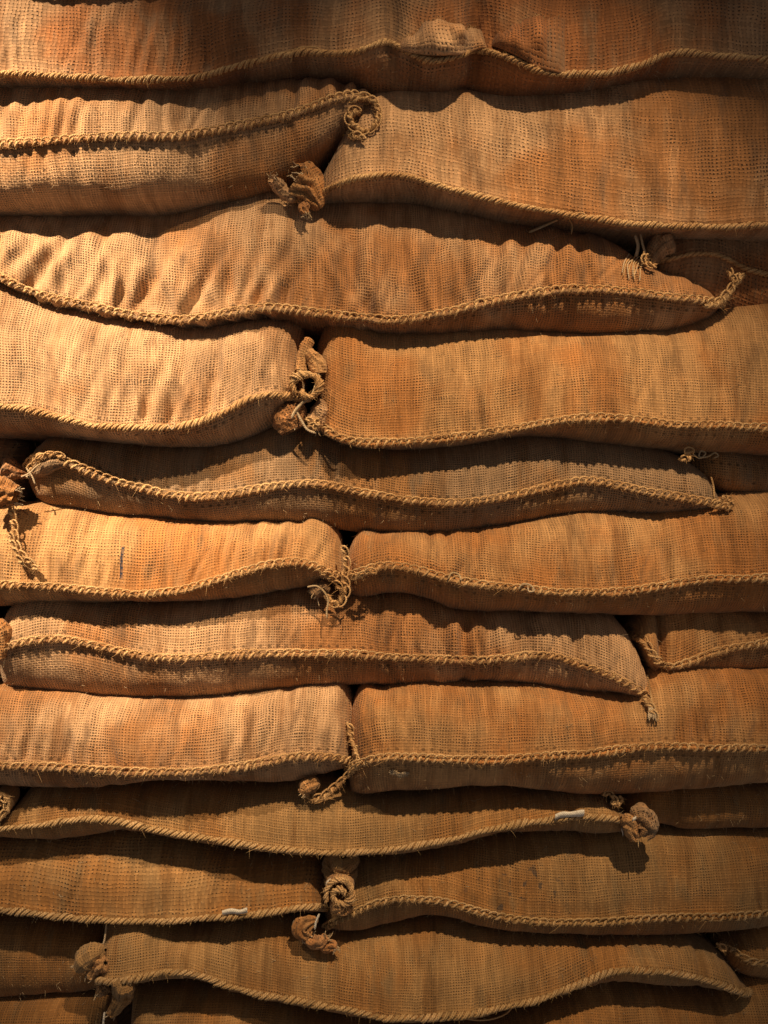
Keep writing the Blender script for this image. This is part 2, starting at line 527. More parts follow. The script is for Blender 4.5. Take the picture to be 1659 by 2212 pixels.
    sx = G + shear * V * (0.3 + noise(G * 7, V * 0, seed + 8)) + 0.012 * (noise(G * 14, V * 20, seed + 3) - 0.5)
    r1 = 1 - np.abs(2 * noise(sx * wf, V * 9, seed + 11) - 1)
    r2 = 1 - np.abs(2 * noise(sx * wf * 2.3, V * 16, seed + 12) - 1)
    fold = (r1 ** 1.5 - 0.45) * 1.0 + (r2 - 0.5) * 0.38
    g1 = np.clip(r1, 0, 1) ** 5
    disp = 0.45 * wr * wm * fold * fade
    rf = np.random.RandomState(seed + 500)
    Vr = V[nc // 2]
    x = X[0] + 0.02
    Wj = np.zeros_like(G)
    while x < X[-1] - 0.01:
        x += rf.exponential(0.013 * 34 / min(wf, 60)) + 0.005
        wloc = float(np.interp(x, X, wm[:, 0]))
        amp = wr * rf.uniform(0.25, 1.15) * wloc
        wd = 0.0028 + amp * rf.uniform(0.5, 1.1)
        sl = rf.normal(0.10, 0.22) * (shear / 0.3)
        up_ = rf.uniform(0.35, 1.1) * hgt
        below = rf.rand() < 0.55
        i0, i1 = np.searchsorted(X, (x - 0.09, x + 0.09))
        if i1 - i0 < 4 or x < -0.75 or x > 0.75:
            continue
        g = G[i0:i1]; vv = V[i0:i1]
        q = (g - x - sl * np.abs(vv) - 0.006 * (noise(vv * 30, vv * 0, seed + int(x * 999)) - 0.5)) / (wd * (1 + np.clip(vv, 0, 1) * 6))
        ext = np.where(vv > 0, np.clip(1.25 - vv / up_, 0, 1) ** 1.3, (0.8 if below else 0.0) * np.exp(vv / 0.035)) * np.clip(np.abs(vv) / 0.004 + 0.2, 0, 1)
        ext = ext * np.clip((1 - vv / np.maximum(V[i0:i1, :1], 0.02)) / 0.35, 0, 1)
        Wj[i0:i1] += amp * ext * (-np.exp(-q * q) + 0.55 * np.exp(-(q - 1.7) ** 2) + 0.35 * np.exp(-(q + 1.8) ** 2))
    disp += Wj
    disp *= np.clip((1 - V / np.maximum(V[:, :1], 0.02)) / 0.3, 0, 1)
    disp += lump * (fbm(G * 8, V * 11, seed + 20, 3) - 0.5) * np.clip(aV / 0.02, 0.1, 1)
    disp += 0.0022 * (fbm(G * 45, V * 38, seed + 23, 2) - 0.5)
    disp += 0.0013 * (noise(G * 110, V * 16, seed + 25) - 0.5) * np.exp(-aV / 0.02)
    cusp = 0.0045 * np.exp(-aV / 0.006) if show_seam else 0
    edge = np.clip(np.minimum(U - uL, uR - U) / 30, 0.15, 1)[:, None]
    P = P + N * (disp * edge)[..., None]
    P[..., 1] -= cusp
    # hidden back of the sack
    back = []
    yb = y0 + 0.30
    for f, zz in ((0.5, Z[:, -1]), (1.0, Z[:, -1]), (1.0, Z[:, 0]), (0.5, Z[:, 0])):
        back.append(np.stack([X, np.full(nc, y0) + (yb - y0) * f, zz], -1)[:, None])
    Pf = np.concatenate([P] + back, 1)
    vb = V[:, -1:]
    Vf = np.concatenate([V] + [vb - 0.15 * (k + 1) for k in range(4)], 1)
    # end caps: collapse on to a centre line
    def cap(Pc, s):
        c = Pc.mean(0); c[0] += s * 0.004
        return np.stack([c + (Pc - c) * 0.6 + np.array([0, 0, 0]), c + (Pc - c) * 0.02])
    cl = cap(Pf[0].copy(), -1); cr = cap(Pf[-1].copy(), 1)
    Pf = np.concatenate([cl[::-1], Pf, cr], 0)
    Uf = np.concatenate([[X[0] - 0.03, X[0] - 0.015], X, [X[-1] + 0.015, X[-1] + 0.03]])
    Vf = np.concatenate([Vf[:1], Vf[:1], Vf, Vf[-1:], Vf[-1:]], 0)
    uv = np.stack([np.repeat(Uf[:, None], Pf.shape[1], 1), Vf], -1)
    m = MB(); idx = m.grid(Pf, closed=True, uv=uv)
    if N[nc // 2, js, 1] < 0:
        pass
    body = m.build('sack_body', MATS[mat], root)
    HIT_V.append(P.reshape(-1, 3))
    a, b = P.shape[:2]
    ii = np.arange(a * b).reshape(a, b) + _hn
    ii = ii[::2, ::2] if False else ii
    HIT_F.append(np.stack([ii[:-1, :-1], ii[1:, :-1], ii[1:, 1:], ii[:-1, 1:]], -1).reshape(-1, 4))
    _hn += a * b
    fz = MB(); rs = np.random.RandomState(seed + 900)
    ins = np.where((U > -20) & (U < 1680))[0]
    for _ in range(int(len(ins) * 0.9)):
        i = ins[rs.randint(len(ins))]
        j = rs.randint(P.shape[1] - nl, P.shape[1] - 1) if rs.rand() < 0.45 else rs.randint(4, P.shape[1] - 2)
        p = P[i, j] + N[i, j] * 0.0004
        d = N[i, j] * rs.uniform(0.15, 1.0) + rs.normal(0, 0.7, 3)
        d = d / np.linalg.norm(d) * rs.uniform(0.002, 0.006)
        c = rs.normal(0, 0.0009, 3)
        fz.tube([p, p + d * 0.5 + c, p + d + c * 2.5], [0.00028, 0.00024, 0.00012], 3)
    f = fz.build('loose_fibres', FLUFF, root); f['kind'] = 'stuff'
    PARTS[key] = root
    ALL.append(key)
    if show_seam:
        if apex is None:
            path = P[:, js]
        else:
            sy = curve(seam, U)
            py = H2 - S * P[..., 2] * CAM / (CAM + P[..., 1])
            j = np.abs(py - sy[:, None]).argmin(1)
            path = P[np.arange(nc), j]
        path = path[(U > -260) & (U < 1920)]
        stitched_hem(smooth(path, 4), root, style, side, lip, seed, ym or (YARN_O if mat.startswith('olive') or mat == 'stained' else YARN), MATS[mat])
    return root


def ov(pts, d):
    return [(x, y - d) for x, y in pts]


# bottoms (visible outlines) reused as hidden tops of the row beneath
B1a = [(-900, 180), (0, 186), (100, 192), (200, 200), (280, 208), (375, 207), (425, 202), (480, 207), (550, 200), (650, 189), (700, 190), (775, 203), (830, 213), (862, 214)]
B1b = [(835, 214), (860, 217), (905, 220), (960, 218), (1010, 205), (1050, 216), (1100, 222), (1230, 220), (1330, 208), (1405, 190), (1480, 182), (1659, 178), (2500, 170)]
B3a = [(-900, 640), (-60, 618), (0, 636), (50, 661), (100, 679), (175, 698), (250, 711), (325, 718), (400, 723), (475, 716), (550, 706), (625, 708), (700, 718), (830, 731), (930, 736), (1030, 733), (1110, 728), (1205, 733), (1305, 737), (1380, 733), (1455, 726), (1505, 711), (1535, 690), (1550, 672)]
B5a = [(65, 1045), (78, 1072), (100, 1093), (150, 1107), (225, 1117), (325, 1122), (425, 1130), (500, 1135), (625, 1137), (725, 1145), (800, 1153), (830, 1157), (905, 1160), (980, 1156), (1055, 1149), (1130, 1137), (1205, 1120), (1255, 1114), (1330, 1115), (1430, 1116), (1505, 1111), (1545, 1104)]
B7a = [(5, 1480), (20, 1488), (50, 1492), (125, 1497), (200, 1502), (300, 1507), (400, 1508), (450, 1505), (525, 1497), (600, 1490), (700, 1480), (830, 1480), (930, 1480), (1030, 1471), (1105, 1471), (1180, 1480), (1230, 1492), (1280, 1497), (1355, 1504), (1402, 1524)]
B9a = [(-45, 1800), (0, 1803), (50, 1806), (100, 1807), (150, 1803), (200, 1796), (250, 1789), (300, 1794), (375, 1809), (450, 1822), (525, 1834), (600, 1843), (700, 1848), (800, 1847), (830, 1845), (930, 1834), (1005, 1819), (1080, 1800), (1155, 1792), (1230, 1793), (1305, 1796), (1350, 1790), (1372, 1784)]
B11a = [(222, 2118), (260, 2126), (300, 2126), (360, 2118), (410, 2118), (450, 2128), (550, 2154), (700, 2182), (830, 2204), (930, 2208), (1030, 2200), (1130, 2178), (1230, 2148), (1280, 2130), (1330, 2119), (1405, 2123), (1505, 2133), (1580, 2145), (1610, 2140)]

wm_ = MB()  # added unseen dark backing, keeps ambient light out of gaps between sacks
wm_.grid(np.array([[[-2.2, 0.34, -1.6], [-2.2, 0.34, 1.6]], [[2.2, 0.34, -1.6], [2.2, 0.34, 1.6]]], float))
_wmat = bpy.data.materials.new('dark_backing'); _wmat.use_nodes = True
_wt = _wmat.node_tree; _wn = _wt.nodes.new('ShaderNodeTexNoise'); _wn.inputs['Scale'].default_value = 9
_wr = _wt.nodes.new('ShaderNodeMix'); _wr.data_type = 'RGBA'
_wr.inputs[6].default_value = (0.05, 0.035, 0.025, 1); _wr.inputs[7].default_value = (0.08, 0.055, 0.04, 1)
_wt.links.new(_wn.outputs[0], _wr.inputs[0]); _wt.links.new(_wr.outputs[2], _wt.nodes['Principled BSDF'].inputs['Base Color'])
_backing = wm_.build('added_backing', _wmat); _backing['kind'] = 'structure'
# ---- top row above the frame
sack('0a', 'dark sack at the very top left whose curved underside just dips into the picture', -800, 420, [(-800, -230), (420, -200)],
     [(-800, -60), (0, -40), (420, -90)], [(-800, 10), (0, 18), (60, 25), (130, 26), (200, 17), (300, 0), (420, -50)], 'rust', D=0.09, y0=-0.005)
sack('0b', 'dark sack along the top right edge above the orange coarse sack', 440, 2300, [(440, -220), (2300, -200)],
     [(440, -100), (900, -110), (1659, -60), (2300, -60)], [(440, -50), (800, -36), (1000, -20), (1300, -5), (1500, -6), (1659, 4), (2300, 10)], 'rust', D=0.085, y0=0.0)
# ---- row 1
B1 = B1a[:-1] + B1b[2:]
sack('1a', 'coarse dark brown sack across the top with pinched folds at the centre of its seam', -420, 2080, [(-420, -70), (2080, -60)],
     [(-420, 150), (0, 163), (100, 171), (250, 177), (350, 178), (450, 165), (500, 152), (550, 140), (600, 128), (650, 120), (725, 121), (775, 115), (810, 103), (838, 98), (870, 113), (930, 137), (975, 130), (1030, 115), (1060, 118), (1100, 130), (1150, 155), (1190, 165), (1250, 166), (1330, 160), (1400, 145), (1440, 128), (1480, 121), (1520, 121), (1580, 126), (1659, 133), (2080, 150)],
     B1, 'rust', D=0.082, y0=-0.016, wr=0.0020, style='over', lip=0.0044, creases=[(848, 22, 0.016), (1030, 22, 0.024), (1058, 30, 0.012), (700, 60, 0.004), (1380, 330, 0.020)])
# ---- row 2
sack('2b', 'wide coarse tan sack in the upper right with rope-like seam sloping down', 684, 2300,
     [(684, 388), (710, 345), (750, 270), (790, 215), (860, 188), (1100, 190), (1400, 158), (1659, 148), (2300, 140)],
     [(684, 440), (695, 430), (710, 414), (750, 395), (800, 386), (830, 383), (905, 393), (955, 409), (1030, 428), (1105, 445), (1180, 461), (1255, 473), (1330, 483), (1430, 492), (1530, 495), (1659, 491), (2300, 480)],
     [(684, 452), (710, 451), (830, 447), (905, 450), (955, 461), (1030, 479), (1105, 494), (1180, 502), (1280, 507), (1405, 506), (1480, 504), (1659, 501), (2300, 492)],
     'coarse', D=0.078, y0=0.0, nU=2.5, wr=0.0010, style='over', lip=0.0046, endL=110)
sack('2a', 'sack in the upper left whose seam curls into a loop beside the coarse tan sack', -800, 812,
     [(-800, 160), (600, 165), (700, 168), (760, 182), (795, 205), (812, 240)],
     [(-800, 330), (0, 320), (100, 314), (200, 306), (300, 303), (400, 300), (450, 293), (500, 282), (550, 272), (600, 262), (650, 249), (700, 231), (750, 215), (780, 215), (812, 250)],
     [(-800, 480), (0, 471), (100, 470), (200, 467), (350, 462), (450, 450), (550, 430), (600, 414), (650, 385), (695, 347), (750, 302), (790, 285), (812, 272)],
     'tan', D=0.078, y0=-0.010, nU=2.1, nL=3.2, wr=0.0040, lip=0.0046, endR=90)
# ---- row 3
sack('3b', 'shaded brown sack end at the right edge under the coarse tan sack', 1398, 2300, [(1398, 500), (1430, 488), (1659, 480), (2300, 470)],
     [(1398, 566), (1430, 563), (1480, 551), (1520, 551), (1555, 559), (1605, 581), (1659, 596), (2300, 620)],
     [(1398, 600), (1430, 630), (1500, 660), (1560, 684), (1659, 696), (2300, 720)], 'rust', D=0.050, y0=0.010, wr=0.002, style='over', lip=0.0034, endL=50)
sack('3a', 'bright long sack with the strongest vertical folds, third row from the top', -900, 1556,
     [(-900, 450), (0, 450), (350, 440), (600, 392), (720, 425), (830, 424), (955, 438), (1105, 470), (1250, 488), (1310, 500), (1350, 520), (1400, 558), (1440, 580), (1480, 597), (1530, 634), (1556, 656)],
     [(-900, 600), (-60, 590), (0, 604), (50, 630), (100, 646), (175, 662), (250, 679), (325, 691), (400, 696), (450, 690), (525, 676), (600, 671), (650, 677), (725, 686), (800, 693), (830, 696), (905, 692), (980, 676), (1055, 658), (1130, 643), (1205, 632), (1280, 631), (1355, 637), (1430, 648), (1505, 656), (1556, 663)],
     B3a, 'tan', D=0.078, y0=0.010, nU=2.3, wr=0.0056, wf=60, shear=0.45, endR=130, lip=0.0045,
     wr_mask=[(-900, 1), (0, 1.1), (700, 1.1), (900, 1.0), (1150, 0.8), (1300, 0.4), (1600, 0.3)])
# ---- row 4
sack('4a', 'brightest pale sack at the left edge, left of the curled knot', -900, 652,
     [(-900, 600), (0, 600), (100, 645), (250, 680), (400, 695), (550, 682), (652, 690)],
     [(-900, 870), (0, 881), (50, 884), (100, 896), (150, 909), (200, 919), (250, 924), (325, 925), (400, 920), (450, 908), (500, 889), (550, 866), (590, 855), (625, 858), (652, 866)],
     [(-900, 945), (0, 948), (100, 951), (200, 959), (300, 966), (400, 968), (475, 963), (550, 941), (600, 913), (630, 885), (652, 874)],
     'tan', D=0.084, y0=-0.006, nU=2.4, wr=0.0040, endR=75, lip=0.0050, style='over', wr_mask=[(-900, .5), (200, .5), (400, 1.1), (500, 1), (652, .4)])
sack('4b', 'smooth orange-tan sack right of the curled knot with seam rising to the right', 684, 2400,
     [(684, 735), (700, 700), (830, 706), (1100, 704), (1300, 710), (1500, 690), (1600, 660), (2400, 640)],
     [(684, 915), (700, 926), (725, 943), (760, 956), (800, 961), (830, 960), (880, 958), (955, 951), (1030, 943), (1105, 931), (1180, 918), (1255, 908), (1305, 906), (1380, 913), (1455, 921), (1530, 923), (1659, 929), (2400, 940)],
     [(684, 935), (700, 945), (725, 958), (775, 973), (830, 976), (930, 974), (1005, 967), (1055, 957), (1130, 949), (1205, 949), (1280, 958), (1355, 966), (1455, 971), (1530, 978), (1659, 985), (2400, 1000)],
     'gold', D=0.080, y0=0.002, nU=2.4, wr=0.0016, lip=0.0045, endL=70)
# ---- row 5
sack('5b', 'dim purplish-brown sack end at the right edge with loose thread loops on top', 1478, 2400, [(1478, 975), (1520, 955), (1659, 960), (2400, 960)],
     [(1478, 1010), (1530, 1018), (1600, 1025), (2400, 1030)], [(1478, 1035), (1530, 1045), (1555, 1060), (1605, 1074), (1659, 1080), (2400, 1090)],
     'grey', D=0.055, y0=0.018, wr=0.001, show_seam=False, endL=60)
sack('5c', 'dark brown sack end at the left edge with a curled corner and hanging braid', -900, 52, [(-900, 930), (0, 930), (52, 950)],
     [(-900, 1030), (0, 1045), (52, 1050)], [(-900, 1095), (0, 1100), (30, 1094), (52, 1075)], 'rust', D=0.060, y0=0.010, wr=0.001, show_seam=False, endR=50)
sack('5a', 'long flat grey-brown sack with a wavy seam, resting below the curled knot', 64, 1556,
     [(64, 1008), (75, 975), (100, 945), (200, 935), (400, 945), (550, 918), (640, 880), (720, 935), (830, 952), (1005, 942), (1130, 925), (1280, 935), (1400, 950), (1455, 968), (1495, 994), (1525, 1022), (1540, 1055), (1556, 1084)],
     [(64, 1030), (78, 1014), (100, 994), (125, 990), (165, 1002), (210, 1023), (250, 1041), (300, 1056), (350, 1068), (400, 1076), (450, 1076), (525, 1066), (600, 1054), (675, 1049), (725, 1054), (780, 1066), (830, 1076), (905, 1087), (980, 1091), (1055, 1083), (1130, 1068), (1205, 1051), (1265, 1042), (1330, 1052), (1405, 1068), (1480, 1083), (1530, 1091), (1556, 1094)],
     B5a, 'grey', D=0.068, y0=0.010, nU=2.4, wr=0.0016, lip=0.0044, endL=80, endR=80)
# ---- row 6
sack('6b', 'golden sack on the right of the sixth row with a seam dipping in the middle', 750, 2400,
     [(750, 1185), (765, 1155), (830, 1140), (980, 1130), (1130, 1112), (1255, 1090), (1430, 1092), (1560, 1070), (1659, 1058), (2400, 1058)],
     [(750, 1250), (780, 1240), (810, 1230), (830, 1226), (855, 1226), (905, 1236), (955, 1250), (1005, 1260), (1055, 1267), (1130, 1273), (1180, 1280), (1255, 1282), (1330, 1281), (1405, 1272), (1480, 1260), (1530, 1253), (1580, 1253), (1659, 1251), (2400, 1250)],
     [(750, 1284), (780, 1286), (830, 1281), (880, 1283), (930, 1295), (980, 1312), (1030, 1320), (1130, 1321), (1280, 1325), (1380, 1327), (1659, 1325), (2400, 1325)],
     'gold', D=0.076, y0=-0.004, wr=0.0028, lip=0.0044, endL=60)
sack('6a', 'golden sack on the left with a short vertical line of dark stitches', -900, 744,
     [(-900, 1080), (0, 1080), (100, 1072), (225, 1095), (425, 1108), (625, 1114), (720, 1125), (735, 1150), (744, 1190)],
     [(-900, 1260), (0, 1265), (50, 1268), (150, 1272), (200, 1277), (250, 1282), (300, 1286), (350, 1283), (400, 1275), (450, 1262), (500, 1247), (550, 1231), (600, 1221), (650, 1218), (685, 1227), (715, 1241), (744, 1250)],
     [(-900, 1312), (0, 1309), (50, 1307), (150, 1302), (250, 1300), (375, 1300), (450, 1297), (525, 1290), (600, 1277), (650, 1269), (700, 1259), (744, 1256)],
     'marked', D=0.078, y0=0.0, wr=0.0032, lip=0.0046, endR=70)
# ---- row 7
sack('7c', 'sliver of a sack corner at the left edge beside the long orange sack', -900, 17, [(-900, 1320), (17, 1335)], [(-900, 1400), (17, 1395)],
     [(-900, 1490), (0, 1480), (17, 1440)], 'gold', D=0.065, y0=0.0, show_seam=False, endR=40)
sack('7b', 'small golden sack end at the right edge with a rolled fold', 1362, 2400, [(1362, 1335), (1390, 1305), (1659, 1300), (2400, 1300)],
     [(1362, 1374), (1375, 1388), (1386, 1415), (1405, 1432), (1430, 1441), (1480, 1430), (1530, 1412), (1580, 1400), (1630, 1394), (1659, 1387), (2400, 1380)],
     [(1362, 1380), (1375, 1395), (1386, 1424), (1402, 1446), (1430, 1450), (1480, 1450), (1659, 1448), (2400, 1440)], 'gold', D=0.055, y0=0.010, wr=0.001, lip=0.0042, endL=30, creases=[(1416, 10, 0.016)])
sack('7a', 'long orange sack in the seventh row with a drooping pointed corner', 6, 1406,
     [(6, 1370), (16, 1320), (40, 1288), (200, 1282), (450, 1277), (650, 1250), (760, 1262), (880, 1262), (980, 1290), (1200, 1302), (1300, 1305), (1340, 1330), (1362, 1365), (1385, 1420), (1400, 1468), (1406, 1500)],
     [(6, 1425), (20, 1416), (50, 1400), (90, 1386), (130, 1381), (175, 1387), (225, 1400), (275, 1412), (325, 1420), (400, 1423), (500, 1416), (600, 1412), (700, 1413), (775, 1415), (830, 1420), (905, 1423), (980, 1427), (1055, 1427), (1105, 1421), (1155, 1416), (1205, 1422), (1255, 1440), (1305, 1461), (1355, 1490), (1390, 1512), (1406, 1525)],
     B7a, 'tan', D=0.074, y0=0.008, nU=2.5, wr=0.0045, lip=0.0045, endL=60, endR=80, wr_mask=[(0, .3), (700, .5), (830, 1), (1250, 1), (1400, .5)])
# ---- row 8
sack('8b', 'bright golden-orange sack on the right of the eighth row with a small torn spot', 754, 2400,
     [(754, 1530), (766, 1495), (830, 1468), (1030, 1450), (1180, 1458), (1300, 1476), (1390, 1470), (1450, 1428), (1659, 1424), (2400, 1424)],
     [(754, 1660), (770, 1652), (790, 1645), (830, 1637), (905, 1637), (980, 1640), (1055, 1642), (1130, 1637), (1205, 1632), (1280, 1627), (1330, 1620), (1430, 1613), (1530, 1617), (1659, 1617), (2400, 1610)],
     [(754, 1712), (780, 1714), (830, 1709), (930, 1706), (1030, 1699), (1105, 1697), (1180, 1703), (1280, 1710), (1380, 1711), (1480, 1707), (1580, 1699), (1659, 1694), (2400, 1690)],
     'gold', D=0.080, y0=-0.005, nU=2.35, wr=0.0030, lip=0.0046, endL=60)
sack('8a', 'bright sack on the left of the eighth row with brown vertical folds', -900, 764,
     [(-900, 1460), (0, 1462), (200, 1478), (400, 1484), (600, 1466), (700, 1458), (750, 1470), (764, 1500)],
     [(-900, 1660), (0, 1656), (100, 1656), (175, 1661), (250, 1666), (325, 1669), (400, 1668), (475, 1662), (550, 1652), (600, 1641), (650, 1635), (725, 1638), (764, 1643)],
     [(-900, 1700), (0, 1697), (100, 1697), (175, 1697), (250, 1692), (350, 1684), (450, 1684), (550, 1687), (625, 1687), (675, 1678), (720, 1666), (764, 1656)],
     'tan', D=0.080, y0=-0.005, nU=2.35, wr=0.0062, wf=50, lip=0.0046, endR=60)
# ---- row 9
sack('9b', 'dim sack end at the right edge of the ninth row behind the knotted corner', 1328, 2400, [(1328, 1715), (1360, 1690), (1659, 1675), (2400, 1670)],
     [(1328, 1740), (1400, 1745), (1500, 1750), (2400, 1750)], [(1328, 1765), (1410, 1777), (1480, 1787), (1659, 1789), (2400, 1790)],
     'olive', D=0.050, y0=0.012, wr=0.001, show_seam=False, endL=50)
sack('9c', 'dark sack corner curled at the left edge of the ninth row', -900, 14, [(-900, 1680), (14, 1695)], [(-900, 1735), (14, 1740)],
     [(-900, 1790), (14, 1775)], 'olive', D=0.05, y0=0.006, show_seam=False, endR=40)
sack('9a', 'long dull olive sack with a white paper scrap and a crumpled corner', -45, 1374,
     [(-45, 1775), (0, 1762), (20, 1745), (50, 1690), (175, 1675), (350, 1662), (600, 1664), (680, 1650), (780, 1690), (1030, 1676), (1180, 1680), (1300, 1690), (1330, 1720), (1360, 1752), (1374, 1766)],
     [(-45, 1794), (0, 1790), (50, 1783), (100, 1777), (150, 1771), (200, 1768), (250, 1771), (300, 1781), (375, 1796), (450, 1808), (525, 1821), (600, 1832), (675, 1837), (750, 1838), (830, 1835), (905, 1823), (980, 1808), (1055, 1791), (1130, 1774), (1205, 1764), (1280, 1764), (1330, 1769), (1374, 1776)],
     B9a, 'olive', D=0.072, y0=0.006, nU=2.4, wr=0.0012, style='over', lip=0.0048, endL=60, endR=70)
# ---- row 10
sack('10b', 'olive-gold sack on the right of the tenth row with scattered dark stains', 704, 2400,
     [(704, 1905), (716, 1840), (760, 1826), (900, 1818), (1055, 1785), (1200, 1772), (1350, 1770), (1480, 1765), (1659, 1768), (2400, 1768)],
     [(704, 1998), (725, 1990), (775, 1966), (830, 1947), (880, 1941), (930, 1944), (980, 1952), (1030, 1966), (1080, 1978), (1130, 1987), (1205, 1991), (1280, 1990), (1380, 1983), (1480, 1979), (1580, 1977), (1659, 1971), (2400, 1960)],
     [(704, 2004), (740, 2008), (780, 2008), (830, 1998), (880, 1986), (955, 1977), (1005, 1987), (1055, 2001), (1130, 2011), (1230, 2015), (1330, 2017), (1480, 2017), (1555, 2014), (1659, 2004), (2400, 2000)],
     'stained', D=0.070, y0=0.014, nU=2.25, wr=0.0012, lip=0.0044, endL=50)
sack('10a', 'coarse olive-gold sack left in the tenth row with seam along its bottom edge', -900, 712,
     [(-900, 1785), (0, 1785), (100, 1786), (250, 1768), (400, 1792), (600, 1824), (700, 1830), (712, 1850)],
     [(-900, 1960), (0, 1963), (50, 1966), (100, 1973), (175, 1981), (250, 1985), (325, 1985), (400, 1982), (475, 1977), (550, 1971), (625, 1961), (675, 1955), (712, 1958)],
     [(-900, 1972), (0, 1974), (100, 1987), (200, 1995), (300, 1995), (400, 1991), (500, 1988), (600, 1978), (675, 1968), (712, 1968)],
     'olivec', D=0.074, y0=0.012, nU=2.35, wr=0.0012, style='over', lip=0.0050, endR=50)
# ---- row 11
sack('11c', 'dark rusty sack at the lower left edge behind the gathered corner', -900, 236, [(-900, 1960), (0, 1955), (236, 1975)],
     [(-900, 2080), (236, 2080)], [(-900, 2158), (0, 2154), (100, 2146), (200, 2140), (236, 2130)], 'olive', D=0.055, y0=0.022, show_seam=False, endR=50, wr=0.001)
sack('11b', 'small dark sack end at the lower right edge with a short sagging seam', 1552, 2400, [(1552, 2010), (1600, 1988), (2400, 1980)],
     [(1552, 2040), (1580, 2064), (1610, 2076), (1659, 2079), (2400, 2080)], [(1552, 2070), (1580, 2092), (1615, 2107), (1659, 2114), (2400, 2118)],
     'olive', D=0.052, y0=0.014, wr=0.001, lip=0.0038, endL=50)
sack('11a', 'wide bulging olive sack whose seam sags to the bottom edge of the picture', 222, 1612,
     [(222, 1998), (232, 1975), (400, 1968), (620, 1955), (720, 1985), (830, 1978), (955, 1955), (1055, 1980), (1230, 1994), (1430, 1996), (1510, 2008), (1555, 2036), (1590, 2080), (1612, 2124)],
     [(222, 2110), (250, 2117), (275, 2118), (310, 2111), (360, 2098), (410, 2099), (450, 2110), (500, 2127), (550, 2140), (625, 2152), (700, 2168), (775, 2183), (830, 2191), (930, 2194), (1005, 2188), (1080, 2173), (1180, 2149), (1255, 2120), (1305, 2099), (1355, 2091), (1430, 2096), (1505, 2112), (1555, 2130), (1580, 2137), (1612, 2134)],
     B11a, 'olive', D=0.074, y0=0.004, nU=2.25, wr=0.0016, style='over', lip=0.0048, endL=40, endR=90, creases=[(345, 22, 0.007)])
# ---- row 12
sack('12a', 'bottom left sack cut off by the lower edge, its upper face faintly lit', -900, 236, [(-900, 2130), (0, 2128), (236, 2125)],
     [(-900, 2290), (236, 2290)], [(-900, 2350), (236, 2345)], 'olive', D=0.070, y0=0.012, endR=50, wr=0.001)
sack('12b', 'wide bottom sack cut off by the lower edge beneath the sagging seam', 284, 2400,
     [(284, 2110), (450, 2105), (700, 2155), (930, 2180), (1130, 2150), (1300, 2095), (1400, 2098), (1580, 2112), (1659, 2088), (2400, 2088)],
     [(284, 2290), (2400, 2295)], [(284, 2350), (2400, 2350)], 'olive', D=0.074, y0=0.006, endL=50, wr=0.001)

# ------------------------------------------------------------------ corners, knots, ties
BV = BVHTree.FromPolygons(np.concatenate(HIT_V).tolist(), np.concatenate(HIT_F).tolist())
EYE = Vector((0, -CAM, 0))


def on(pts, off=0.004, ymin=-0.115, ymax=-0.045, step=4, sm=6, offs=None):
    """a smooth path over the sacks through plan points; off = how far it stands off them"""
    p = np.array(pts, float)
    d = np.concatenate([[0], np.cumsum(np.hypot(*np.diff(p[:, :2], axis=0).T))])
    n = max(8, int(d[-1] / step))
    t = np.linspace(0, d[-1], n)
    xs = curve(np.stack([d, p[:, 0]], 1), t); ys = curve(np.stack([d, p[:, 1]], 1), t)
    o = np.full(n, off) if offs is None else np.interp(t / d[-1], np.linspace(0, 1, len(offs)), offs)
    yy = []
    for a, b in zip(xs, ys):
        w = world_pt(a, b, 0)
        dr = (Vector(w) - EYE).normalized()
        h = BV.ray_cast(EYE, dr)
        yy.append(h[0].y if h[0] is not None else ymax)
    yy = np.clip(np.array(yy), ymin, ymax)
    for _ in range(sm):
        yy[1:-1] = np.minimum(yy[1:-1], (yy[:-2] + yy[1:-1] * 2 + yy[2:]) / 4) * 0.5 + (yy[:-2] + yy[1:-1] * 2 + yy[2:]) / 8
    yy = yy - o
    return np.array([world_pt(a, b, y) for a, b, y in zip(xs, ys, yy)])


_sd = [300]


def braid(key, pts, off=0.005, lip=0.0034, style='chain', pitch=0.013, name='braided_tie', **kw):
    _sd[0] += 7
    P = on(pts, off, **kw)
    return stitched_hem(P, PARTS[key], style, 1, lip, _sd[0], YARN, YARN, hem_name=name, pitch=pitch, fray=2.0)


